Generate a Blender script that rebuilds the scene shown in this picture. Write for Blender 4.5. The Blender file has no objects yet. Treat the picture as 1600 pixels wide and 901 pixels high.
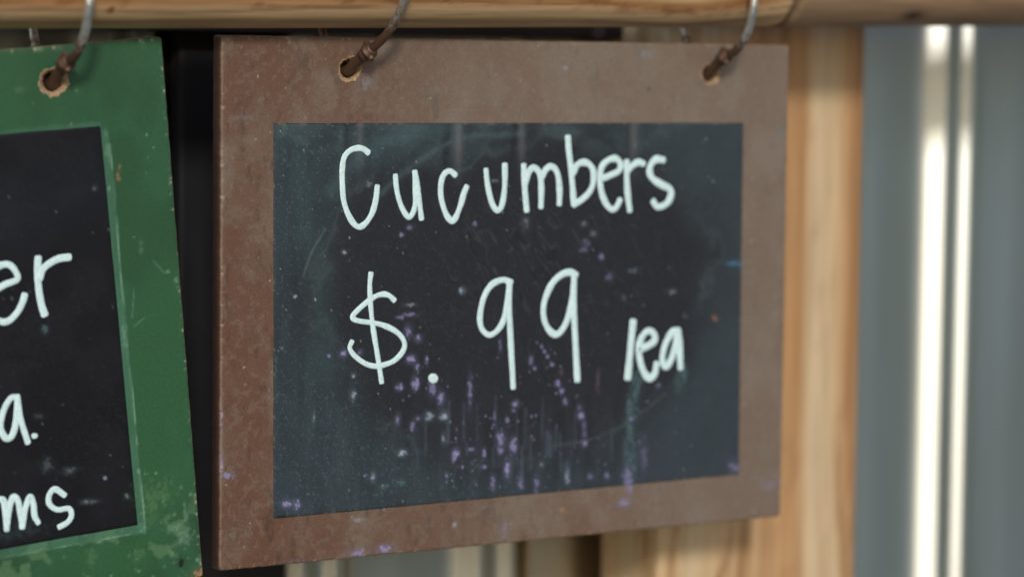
import bpy, math, numpy as np
from mathutils import Matrix, Vector
R = math.radians
Z0 = 1.6                         # height of the middle of the brown sign above the ground
scene = bpy.context.scene

# ------------------------------------------------------------------ camera
cam_d = bpy.data.cameras.new('camera'); cam = bpy.data.objects.new('camera', cam_d)
scene.collection.objects.link(cam); scene.camera = cam
cam_d.lens = 100; cam_d.sensor_width = 36; cam_d.clip_start = .05; cam_d.clip_end = 5000
M = Matrix(((0.8361951651607237, 0.03313229313365521, -0.5474302667130633),
            (-0.5483156630716085, 0.07106379977883648, -0.8332465841462153),
            (0.011295104788022868, 0.9969213547279941, 0.07759016107167581))).to_4x4()
M.translation = Vector((-0.77793221, -1.1757407, Z0 + 0.11183963))
cam.matrix_world = M
cam_d.dof.use_dof = True; cam_d.dof.focus_distance = 1.335; cam_d.dof.aperture_fstop = 4.0
# ------------------------------------------------------------------ light
SUN_AZ, SUN_EL = -28, 22          # degrees to the right of the signs' facing direction, and height
sx, sy, sz = math.sin(R(SUN_AZ))*math.cos(R(SUN_EL)), -math.cos(R(SUN_AZ))*math.cos(R(SUN_EL)), math.sin(R(SUN_EL))
w = bpy.data.worlds.new('World'); scene.world = w; w.use_nodes = True
wn = w.node_tree.nodes; sky = wn.new('ShaderNodeTexSky'); sky.sky_type = 'NISHITA'; sky.sun_disc = False
sky.sun_elevation = R(SUN_EL); sky.sun_rotation = math.atan2(sx, sy); sky.dust_density = .7; sky.air_density = 1.0; sky.ozone_density = 1.0
w.node_tree.links.new(sky.outputs[0], wn['Background'].inputs[0]); wn['Background'].inputs[1].default_value = .12
sd = bpy.data.lights.new('sun', 'SUN'); sd.energy = 1.45; sd.angle = R(7); sd.color = (1, .98, .94)
sun = bpy.data.objects.new('sun', sd); scene.collection.objects.link(sun)
sun.rotation_euler = Vector((sx, sy, sz)).to_track_quat('Z', 'Y').to_euler()
vs = scene.view_settings; vs.view_transform = 'Standard'; vs.look = 'None'; vs.exposure = 0.18; vs.gamma = 1; vs.use_curve_mapping = False

# ------------------------------------------------------------------ helpers
col = scene.collection
def srgb(*c): return tuple(((v/255+.055)/1.055)**2.4 if v > 10 else v/255/12.92 for v in c)
def tag(o, label=None, cat=None, group=None, kind=None):
    for k, v in (('label', label), ('category', cat), ('group', group), ('kind', kind)):
        if v: o[k] = v
    return o
def empty(name, loc, parent=None):
    o = bpy.data.objects.new(name, None); o.empty_display_size = .01; col.objects.link(o); o.location = loc; o.parent = parent; return o
def mesh(name, V, F, mats, parent=None, colors=None, smooth=True, midx=None):
    """V (n,3) array; F list of arrays (k,3) or (k,4)"""
    V = np.asarray(V, np.float32); F = [np.asarray(f, np.int32) for f in F if len(f)]
    me = bpy.data.meshes.new(name)
    me.vertices.add(len(V)); me.vertices.foreach_set('co', V.ravel())
    loops = np.concatenate([f.ravel() for f in F]); tot = np.concatenate([np.full(len(f), f.shape[1], np.int32) for f in F])
    start = np.concatenate([[0], np.cumsum(tot)[:-1]]).astype(np.int32)
    me.loops.add(len(loops)); me.loops.foreach_set('vertex_index', loops)
    me.polygons.add(len(tot)); me.polygons.foreach_set('loop_start', start); me.polygons.foreach_set('loop_total', tot)
    if midx is not None: me.polygons.foreach_set('material_index', np.asarray(midx, np.int32))
    me.polygons.foreach_set('use_smooth', np.full(len(tot), smooth))
    for m in mats: me.materials.append(m)
    if colors is not None:
        a = me.color_attributes.new('paint', 'FLOAT_COLOR', 'POINT')
        c = np.ones((len(V), 4), np.float32); c[:, :3] = colors; a.data.foreach_set('color', c.ravel())
    me.update(); me.validate()
    o = bpy.data.objects.new(name, me); col.objects.link(o); o.parent = parent
    return o
def vnoise(x, y, seed):
    g = np.random.RandomState(seed).rand(257, 257); g[256] = g[0]; g[:, 256] = g[:, 0]
    x = np.mod(x, 256); y = np.mod(y, 256); i = x.astype(int); j = y.astype(int); u = x-i; v = y-j
    u = u*u*(3-2*u); v = v*v*(3-2*v); i = np.minimum(i, 255); j = np.minimum(j, 255)
    return (g[i, j]*(1-u)+g[i+1, j]*u)*(1-v)+(g[i, j+1]*(1-u)+g[i+1, j+1]*u)*v
def fbm(x, y, size, seed, octv=4, sx_=1., sy_=1.):
    """0..1; x, y and size in metres"""
    t = 0; a = 1; s = 0
    for k in range(octv):
        t = t + a*vnoise(x/size/sx_*2**k+17.3*k+60, y/size/sy_*2**k+9.1*k+60, seed+k); s += a; a *= .55
    return t/s
def sstep(a, b, x):
    t = np.clip((x-a)/(b-a), 0, 1); return t*t*(3-2*t)
def mix(c, d, f): return c*(1-f[..., None])+np.asarray(d)*f[..., None]
MC = dict(p=srgb(160, 148, 194), w=srgb(180, 192, 205), t=srgb(98, 130, 132), r=srgb(150, 120, 128), o=srgb(190, 135, 95), b=srgb(80, 140, 175),
          g=srgb(120, 128, 122), k=srgb(14, 13, 14), l=srgb(92, 128, 84), c=srgb(120, 158, 132))
def apply_marks(C, x, y, marks, seed):
    n1 = fbm(x, y, .0015, seed, 3); n2 = vnoise(x/.0005+40, y/.0005+40, seed+9)
    for u, v, ru, rv, i, c in marks:
        u, v, ru, rv = u/1e3, v/1e3, ru/1e3, rv/1e3
        m = (np.abs(x-u) < ru*2.6) & (np.abs(y-v) < rv*2.6)
        if not m.any(): continue
        d = np.sqrt(((x[m]-u)/ru)**2+((y[m]-v)/rv)**2)
        f = np.clip(sstep(1.2, .5, d+(n1[m]-.5)*(3.0 if c != 'k' else .8))*(.45+.55*n2[m])*i*(1.0 if c != 'w' else .9), 0, 1)
        f = np.maximum(f, np.exp(-d*d/2.2)*.16*i)
        if c in 'pw': C[m] = mix(C[m], srgb(84, 104, 118), np.exp(-d*d/2.6)*.22*i)
        C[m] = mix(C[m], MC[c], f)
    return C
def specks(C, x, y, n, rng, colr, r0, r1, box, strength=.8):
    for k in range(n):
        u = rng.uniform(box[0], box[1]); v = rng.uniform(box[2], box[3]); r = rng.uniform(r0, r1)*rng.uniform(.5, 1)
        m = (np.abs(x-u) < r*2) & (np.abs(y-v) < r*2)
        if m.any():
            d = np.hypot(x[m]-u, (y[m]-v)*rng.uniform(.6, 1.4))/r
            C[m] = mix(C[m], colr, sstep(1.4, .4, d)*rng.uniform(.3, 1)*strength)
    return C
def smooth(P, k=10, closed=False):
    P = np.array(P, float); n = len(P); Q = np.vstack([P[-1:], P, P[:2]]) if closed else np.vstack([2*P[0]-P[1], P, 2*P[-1]-P[-2]])
    out = []
    for a in range(n if closed else n-1):
        p0, p1, p2, p3 = Q[a:a+4]
        for t in np.linspace(0, 1, k+1)[:-1]: out.append(.5*((2*p1)+(-p0+p2)*t+(2*p0-5*p1+4*p2-p3)*t*t+(-p0+3*p1-3*p2+p3)*t**3))
    return np.array(out if closed else out+[P[-1]])
def segs(C, x, y, pts, wdt, colr, a, seed=3):
    pts = smooth(pts, 8) if len(pts) > 2 else pts
    d = np.full(x.shape, 9.)
    for (ax, ay), (bx, by) in zip(pts[:-1], pts[1:]):
        dx, dy = bx-ax, by-ay; t = np.clip(((x-ax)*dx+(y-ay)*dy)/(dx*dx+dy*dy), 0, 1)
        d = np.minimum(d, np.hypot(x-ax-t*dx, y-ay-t*dy))
    f = np.exp(-(d/wdt)**2)*a*(.35+1.1*fbm(x, y, .004, seed, 3))
    return mix(C, colr, np.clip(f, 0, 1))

def mat(name, base=(.5, .5, .5), rough=.6, metal=0., attr=False, grain=0., gscale=400, bump=0., bscale=600, stretch=(1, 1, 1), spec=.5, rvar=0., bdist=.0002):
    m = bpy.data.materials.new(name); m.use_nodes = True; nt = m.node_tree; N = nt.nodes; L = nt.links; P = N['Principled BSDF']
    P.inputs['Base Color'].default_value = (*base, 1); P.inputs['Roughness'].default_value = rough; P.inputs['Metallic'].default_value = metal
    P.inputs['Specular IOR Level'].default_value = spec
    tc = N.new('ShaderNodeTexCoord'); mp = N.new('ShaderNodeMapping'); mp.inputs['Scale'].default_value = stretch; L.new(tc.outputs['Object'], mp.inputs[0])
    src = None
    if attr:
        a = N.new('ShaderNodeAttribute'); a.attribute_name = 'paint'; src = a.outputs['Color']
    else:
        c = N.new('ShaderNodeRGB'); c.outputs[0].default_value = (*base, 1); src = c.outputs[0]
    if grain:
        n = N.new('ShaderNodeTexNoise'); n.inputs['Scale'].default_value = gscale; n.inputs['Detail'].default_value = 5; L.new(mp.outputs[0], n.inputs['Vector'])
        r = N.new('ShaderNodeMapRange'); r.inputs[1].default_value = .25; r.inputs[2].default_value = .75; r.inputs[3].default_value = 1-grain; r.inputs[4].default_value = 1+grain
        L.new(n.outputs[0], r.inputs[0])
        x = N.new('ShaderNodeVectorMath'); x.operation = 'SCALE'; L.new(src, x.inputs[0]); L.new(r.outputs[0], x.inputs['Scale']); src = x.outputs[0]
        if rvar:
            q = N.new('ShaderNodeMapRange'); q.inputs[1].default_value = .3; q.inputs[2].default_value = .7; q.inputs[3].default_value = rough-rvar; q.inputs[4].default_value = rough+rvar
            L.new(n.outputs[0], q.inputs[0]); L.new(q.outputs[0], P.inputs['Roughness'])
    L.new(src, P.inputs['Base Color'])
    if bump:
        n = N.new('ShaderNodeTexNoise'); n.inputs['Scale'].default_value = bscale; n.inputs['Detail'].default_value = 4; L.new(mp.outputs[0], n.inputs['Vector'])
        b = N.new('ShaderNodeBump'); b.inputs['Strength'].default_value = bump; b.inputs['Distance'].default_value = bdist; L.new(n.outputs[0], b.inputs['Height']); L.new(b.outputs[0], P.inputs['Normal'])
    return m
M_frame = mat('painted_board', attr=True, rough=.5, grain=.22, gscale=900, bump=.5, bscale=1500, rvar=.06, spec=.45)
M_green = mat('green_painted_board', attr=True, rough=.45, grain=.12, gscale=700, bump=.35, bscale=700, rvar=.06, spec=.35)
M_chalk = mat('chalkboard_film', attr=True, rough=.5, grain=.18, gscale=1300, bump=.35, bscale=260, rvar=.06, spec=.27)
M_ink = mat('white_paint_marker', base=srgb(218, 241, 238), rough=.6, grain=.14, gscale=800, bump=.2)
M_fibre = mat('raw_fibreboard', base=srgb(178, 148, 114), rough=.9, grain=.4, gscale=900, bump=.9, bscale=1600, bdist=.0005)
M_wood = mat('rail_wood', attr=True, rough=.48, grain=.16, gscale=300, stretch=(.08, 1, 1), bump=.5, bscale=500, bdist=.0003, spec=.4)
M_post = mat('post_wood', attr=True, rough=.7, grain=.14, gscale=260, stretch=(1, 1, .06), bump=.5, bscale=400, bdist=.0004, spec=.3)
M_back = mat('board_back', base=srgb(52, 40, 36), rough=.8, grain=.2, gscale=200)

# galvanised metal sheet
def metal_sheet():
    m = bpy.data.materials.new('galvanised_sheet'); m.use_nodes = True; nt = m.node_tree; N = nt.nodes; L = nt.links; P = N['Principled BSDF']
    P.inputs['Metallic'].default_value = 1; P.inputs['Anisotropic'].default_value = .75; P.inputs['Anisotropic Rotation'].default_value = .25
    tg = N.new('ShaderNodeTangent'); tg.direction_type = 'RADIAL'; tg.axis = 'Z'; L.new(tg.outputs[0], P.inputs['Tangent'])
    tc = N.new('ShaderNodeTexCoord'); mp = N.new('ShaderNodeMapping'); mp.inputs['Scale'].default_value = (1, 1, .25); L.new(tc.outputs['Object'], mp.inputs[0])
    n = N.new('ShaderNodeTexNoise'); n.inputs['Scale'].default_value = 14; n.inputs['Detail'].default_value = 6; L.new(mp.outputs[0], n.inputs['Vector'])
    cr = N.new('ShaderNodeValToRGB'); cr.color_ramp.elements[0].position = .3; cr.color_ramp.elements[1].position = .75
    cr.color_ramp.elements[0].color = (.57, .555, .48, 1); cr.color_ramp.elements[1].color = (.70, .72, .66, 1)
    L.new(n.outputs[0], cr.inputs[0]); L.new(cr.outputs[0], P.inputs['Base Color'])
    n2 = N.new('ShaderNodeTexNoise'); n2.inputs['Scale'].default_value = 3.2; n2.inputs['Detail'].default_value = 5; L.new(mp.outputs[0], n2.inputs['Vector'])
    r2 = N.new('ShaderNodeMapRange'); r2.inputs[1].default_value = .42; r2.inputs[2].default_value = .68; r2.inputs[4].default_value = .7; L.new(n2.outputs[0], r2.inputs[0])
    mx = N.new('ShaderNodeMix'); mx.data_type = 'RGBA'; mx.inputs[7].default_value = (.34, .32, .27, 1); L.new(r2.outputs[0], mx.inputs[0]); L.new(cr.outputs[0], mx.inputs[6]); L.new(mx.outputs[2], P.inputs['Base Color'])
    q = N.new('ShaderNodeMapRange'); q.inputs[1].default_value = .3; q.inputs[2].default_value = .7; q.inputs[3].default_value = .42; q.inputs[4].default_value = .50
    L.new(n.outputs[0], q.inputs[0]); L.new(q.outputs[0], P.inputs['Roughness'])
    return m
M_metal = metal_sheet()

def wire_mat(zt, lightc, name):
    m = bpy.data.materials.new(name); m.use_nodes = True; nt = m.node_tree; N = nt.nodes; L = nt.links; P = N['Principled BSDF']
    tc = N.new('ShaderNodeTexCoord'); sp = N.new('ShaderNodeSeparateXYZ'); L.new(tc.outputs['Object'], sp.inputs[0])
    n = N.new('ShaderNodeTexNoise'); n.inputs['Scale'].default_value = 420; n.inputs['Detail'].default_value = 5; L.new(tc.outputs['Object'], n.inputs['Vector'])
    r = N.new('ShaderNodeMapRange'); r.inputs[1].default_value = .004; r.inputs[2].default_value = zt; r.inputs[3].default_value = 1.3; r.inputs[4].default_value = .0; L.new(sp.outputs[2], r.inputs[0])
    a = N.new('ShaderNodeMath'); a.operation = 'ADD'; L.new(r.outputs[0], a.inputs[0]); L.new(n.outputs[0], a.inputs[1])
    f = N.new('ShaderNodeMapRange'); f.inputs[1].default_value = .75; f.inputs[2].default_value = 1.35; L.new(a.outputs[0], f.inputs[0])
    mx = N.new('ShaderNodeMix'); mx.data_type = 'RGBA'; mx.inputs[6].default_value = (*lightc, 1); mx.inputs[7].default_value = (.13, .07, .045, 1)
    L.new(f.outputs[0], mx.inputs[0]); L.new(mx.outputs[2], P.inputs['Base Color'])
    k = N.new('ShaderNodeMapRange'); k.inputs[3].default_value = .95; k.inputs[4].default_value = .45; L.new(f.outputs[0], k.inputs[0]); L.new(k.outputs[0], P.inputs['Metallic'])
    k2 = N.new('ShaderNodeMapRange'); k2.inputs[3].default_value = .3; k2.inputs[4].default_value = .5; L.new(f.outputs[0], k2.inputs[0]); L.new(k2.outputs[0], P.inputs['Roughness'])
    b = N.new('ShaderNodeBump'); b.inputs['Strength'].default_value = .6; b.inputs['Distance'].default_value = .0003; L.new(n.outputs[0], b.inputs['Height']); L.new(b.outputs[0], P.inputs['Normal'])
    return m
M_wire = wire_mat(.032, (.92, .93, .90), 'rusting_wire'); M_rust = wire_mat(.046, (.74, .69, .60), 'brown_rusted_wire')

# ------------------------------------------------------------------ ground
def ground():
    g = 3000.
    m = mat('packed_dirt', base=srgb(92, 90, 80), rough=.95, grain=.35, gscale=1.5)
    o = mesh('ground', [(-g, -g, 0), (g, -g, 0), (g, g, 0), (-g, g, 0)], [[(0, 1, 2, 3)]], [m]); tag(o, kind='structure')
ground()

def lumber(name, X0, X1, Y0, Y1, ZA, ZB, painter, m, step=.003, zstep=.008):
    nx = int((X1-X0)/step); xs = np.linspace(X0, X1, nx); ys = np.linspace(Y0, Y1, int((Y1-Y0)/step)); b = .003
    loop = []                                  # section loop, rounded arrises
    def arc(cx, cy, a0): return [(cx+b*math.cos(a0+t), cy+b*math.sin(a0+t)) for t in np.linspace(0, math.pi/2, 5)]
    loop += arc(X0+b, Y0+b, math.pi)+[(x, Y0) for x in xs if X0+b*1.5 < x < X1-b*1.5]+arc(X1-b, Y0+b, 1.5*math.pi)
    loop += [(X1, y) for y in ys if Y0+b*1.5 < y < Y1-b*1.5]+arc(X1-b, Y1-b, 0)+arc(X0+b, Y1-b, math.pi/2)+[(X0, y) for y in ys[::-1] if Y0+b*1.5 < y < Y1-b*1.5]
    loop = np.array(loop); n = len(loop); zs = np.arange(ZA, ZB, zstep); nz = len(zs)
    V = np.concatenate([np.column_stack([loop, np.full(n, z)]) for z in zs])
    V[:, 1] += .0006*(fbm(V[:, 0], V[:, 2], .02, 8, 3, 1, 12)-.5)*(V[:, 1] < Y0+.001)
    j = np.arange(n); i = np.arange(nz-1)[:, None]*n
    F = np.stack([i+j, i+(j+1) % n, i+n+(j+1) % n, i+n+j], -1).reshape(-1, 4)
    c = len(V); V = np.vstack([V, [(X0+X1)/2, (Y0+Y1)/2, zs[0]], [(X0+X1)/2, (Y0+Y1)/2, zs[-1]]])
    T = np.concatenate([np.stack([(j+1) % n, j, np.full(n, c)], -1), np.stack([(nz-1)*n+j, (nz-1)*n+(j+1) % n, np.full(n, c+1)], -1)])
    C = painter(V[:, 0]+V[:, 1]*.8, V[:, 2], V)
    return mesh(name, V, [F, T], [m], colors=C)
# ------------------------------------------------------------------ corrugated wall
WALL_Y = .14
def wall():
    pitch = .1116; x0 = -.058
    prof = []                                  # (x, y) across one pitch, ribs stand proud toward -Y
    def rnd(pts):                              # rounds corners
        out = []
        for i, p in enumerate(pts):
            if i in (0, len(pts)-1): out.append(p); continue
            a, b, c = map(np.array, (pts[i-1], p, pts[i+1])); la, lc = np.linalg.norm(a-b), np.linalg.norm(c-b); r = min(.010, la*.49, lc*.49)
            s, e = b+(a-b)/la*r, b+(c-b)/lc*r
            for t in np.linspace(0, 1, 9): out.append(tuple((1-t)**2*s+2*t*(1-t)*b+t*t*e))
        return out
    ribs = range(-9, 16); pts = [(x0-10*pitch, WALL_Y)]
    for k in ribs:
        a = x0+k*pitch
        pts += [(a-.007, WALL_Y), (a+.0070, WALL_Y-.0100), (a+.0105, WALL_Y-.0100), (a+.0205, WALL_Y-.0030), (a+.0285, WALL_Y-.0090), (a+.0330, WALL_Y-.0085), (a+.042, WALL_Y)]
        pts += [(a+.060, WALL_Y-.0009), (a+.074, WALL_Y-.0022), (a+.090, WALL_Y-.0010)]
    pts.append((x0+17*pitch, WALL_Y))
    prof = np.array(rnd(pts)); n = len(prof)
    zs = np.linspace(.05, 2.7, 90); V = []
    for z in zs:
        wob = .0010*(fbm(prof[:, 0], np.full(n, z), .12, 5, 3, 1, 2.5)-.5)
        V.append(np.column_stack([prof[:, 0], prof[:, 1]+wob, np.full(n, z)]))
    V = np.concatenate(V); i = np.arange(len(zs)-1)[:, None]*n+np.arange(n-1)[None]
    F = np.stack([i, i+1, i+1+n, i+n], -1).reshape(-1, 4)
    o = mesh('corrugated_wall', V, [F], [M_metal]); tag(o, 'ribbed galvanised metal wall behind the hanging signs', 'wall')
wall()
def gap_shading():
    rng = np.random.RandomState(2); m = mat('gap_shade_dark', base=srgb(20, 18, 20), rough=.7, grain=.3, gscale=60, bump=.3)
    o = lumber('gap_shade_strip', -.126, -.0625, WALL_Y-.014, WALL_Y-.002, .05, 2.6, lambda u, z, V: np.zeros((len(u), 3)), m, .004, .2)  # added strip, near black to stand in for the shade of the gap
    tag(o, 'nearly black upright strip added in place of shade in the gap between the two signs', 'board')
    m2 = mat('batten_shade_dark', base=srgb(44, 34, 32), rough=.8, grain=.3, gscale=60, bump=.3)
    v = lumber('shade_batten', -.9, PX0-.002, WALL_Y-.034, WALL_Y-.0155, Z0+.1279, Z0+.215, lambda u, z, V: np.zeros((len(u), 3)), m2, .006, .0296)  # added strip that darkens the gap between rail and signs
    tag(v, 'dark horizontal strip added to darken the metal wall just behind and below the round rail', 'shade strip')
# ------------------------------------------------------------------ post
PX0, PX1, PY0, PT = .139, .2795, .07, .057
gap_shading()
def post_paint(u, z, V):
    warp = u+.006*(fbm(u, z, .25, 21, 3, 1, 3)-.5)+.010*np.exp(-((z-Z0+.19)/.06)**2)*np.sin((u-.139)*22)
    g = vnoise(warp/.0125+30, z/2.5+3, 31); g2 = fbm(warp, z, .0045, 41, 3, 1, 60)
    C = np.empty((len(u), 3)); C[:] = srgb(208, 172, 130)
    C = mix(C, srgb(186, 140, 96), sstep(.42, .8, g)*.8)
    C = mix(C, srgb(150, 104, 62), sstep(.45, .75, g2)*.65)
    C = mix(C, srgb(216, 196, 158), sstep(.5, .15, g)*.7)
    x = V[:, 0]
    C = mix(C, srgb(190, 138, 88), np.exp(-((x-.2285)/.008)**2)*.6*(.5+fbm(x, z, .02, 77, 3)))
    C = mix(C, srgb(220, 198, 166), np.exp(-((x-.246)/.0045)**2)*.5)
    d = np.abs((x-.172)-(z-(Z0-.186))*.55)     # slanting dark growth line low on the face
    C = mix(C, srgb(128, 82, 44), np.exp(-(d/.0022)**2)*.8*sstep(Z0-.15, Z0-.165, z))
    C = mix(C, srgb(140, 92, 52), np.exp(-(np.abs(x-.193-.004*np.sin(z*40))/.0018)**2)*.5)
    return mix(C, srgb(150, 106, 70), sstep(.6, .75, fbm(u, z, .012, 55, 4))*.2)
post = lumber('wooden_post', PX0, PX1, PY0, PY0+PT, .02, 2.6, post_paint, M_post)
tag(post, 'pale upright wooden post in front of the metal wall', 'post')

# ------------------------------------------------------------------ rails
RY, RR, SL = -.0085, .0245, .0195
def rail_z(x): return Z0+.1312+SL*x+RR
def pole(name, xa, xb, rr, painter, ybend=0.):
    xs = np.arange(xa, xb, .0014); th = np.linspace(0, 2*math.pi, 121)[:-1]; n = len(th)
    X, T = np.meshgrid(xs, th, indexing='ij')
    rad = rr*(1+.022*(fbm(X, T*rr, .05, 61, 3, 3, 1)-.5)) + .0005*np.exp(-((X-.085)/.02)**2)
    e = np.minimum(X-xa, xb-X); rad = rad-np.where(e < .003, .003-np.sqrt(np.clip(.003**2-(.003-e)**2, 0, 1)), 0)
    V = np.stack([X, RY+ybend-rad*np.cos(T), Z0+.1312+SL*X+RR+rad*np.sin(T)], -1).reshape(-1, 3)
    m = len(xs); i = np.arange(m-1)[:, None]*n; j = np.arange(n)
    F = np.stack([i+j, i+n+j, i+n+(j+1) % n, i+(j+1) % n], -1).reshape(-1, 4)
    c = len(V); V = np.vstack([V, [xa, RY+ybend, rail_z(xa)], [xs[-1], RY+ybend, rail_z(xs[-1])]])
    Tq = np.concatenate([np.stack([j, (j+1) % n, np.full(n, c)], -1), np.stack([(m-1)*n+(j+1) % n, (m-1)*n+j, np.full(n, c+1)], -1)])
    a = np.where(T > math.pi, T-2*math.pi, T)*rr   # arc distance from the front line, metres, + is up
    C = painter(X.ravel(), a.ravel()); C = np.vstack([C, C[:1]*.5, C[-1:]*.5])
    return mesh(name, V, [F, Tq], [M_wood], colors=C)
JX = .1490
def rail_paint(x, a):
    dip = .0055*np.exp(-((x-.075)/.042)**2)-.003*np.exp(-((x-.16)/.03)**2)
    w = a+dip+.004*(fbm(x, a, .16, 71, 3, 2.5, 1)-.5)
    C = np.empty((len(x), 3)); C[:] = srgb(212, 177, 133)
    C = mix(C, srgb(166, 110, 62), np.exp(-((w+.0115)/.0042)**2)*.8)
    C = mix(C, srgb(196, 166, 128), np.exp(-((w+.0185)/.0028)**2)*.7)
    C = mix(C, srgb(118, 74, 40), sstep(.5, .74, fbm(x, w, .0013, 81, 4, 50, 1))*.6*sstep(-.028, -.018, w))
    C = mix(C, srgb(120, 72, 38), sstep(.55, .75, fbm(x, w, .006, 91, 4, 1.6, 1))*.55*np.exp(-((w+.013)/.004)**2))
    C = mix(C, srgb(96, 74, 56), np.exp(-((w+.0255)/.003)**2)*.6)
    C = mix(C, srgb(172, 112, 66), np.exp(-((x+.262)/.03)**2)*.5*sstep(-.02, -.008, a))
    C = mix(C, srgb(150, 88, 46), np.exp(-((x-.118)/.012)**2-((w+.009)/.006)**2)*.7)
    for (px, pa, rx, ra, c, s) in ((-.0395, -.0085, .0022, .0009, (26, 18, 14), 1), (-.0465, -.0005, .0020, .0008, (40, 28, 20), 1), (-.1235, -.0098, .0032, .0006, (225, 228, 225), .9),
                                  (.0965, -.003, .006, .0028, (150, 146, 132), .7), (.092, -.0085, .004, .002, (126, 118, 100), .6), (-.236, -.018, .002, .0022, (118, 72, 38), .8), (.168, .001, .008, .002, (60, 34, 22), .8)):
        d = np.hypot((x-px)/rx, (a-pa)/ra); C = mix(C, srgb(*c), sstep(1.3, .6, d)*s)
    return mix(C, srgb(44, 30, 24), sstep(JX-.0045-.002*np.sin(a*300), JX-.001, x)*.85)
def grey_rail_paint(x, a):
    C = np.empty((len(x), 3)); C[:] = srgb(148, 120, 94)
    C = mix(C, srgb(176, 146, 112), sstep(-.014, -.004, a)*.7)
    C = mix(C, srgb(96, 80, 66), sstep(.5, .75, fbm(x, a, .003, 81, 3, 30, 1))*.6)
    C = mix(C, srgb(118, 94, 74), sstep(.45, .7, fbm(x, a, .02, 93, 4, 2, 1))*.5)
    C = mix(C, srgb(48, 30, 22), np.exp(-((x-.232)/.008)**2-((a+.022)/.004)**2))
    return C
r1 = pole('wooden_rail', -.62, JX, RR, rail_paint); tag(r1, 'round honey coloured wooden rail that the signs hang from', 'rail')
r2 = pole('wooden_rail', JX+.0030, 1.1, RR*1.012, grey_rail_paint, .001); tag(r2, 'greyer weathered wooden rail joined on at the right end', 'rail')

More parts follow.
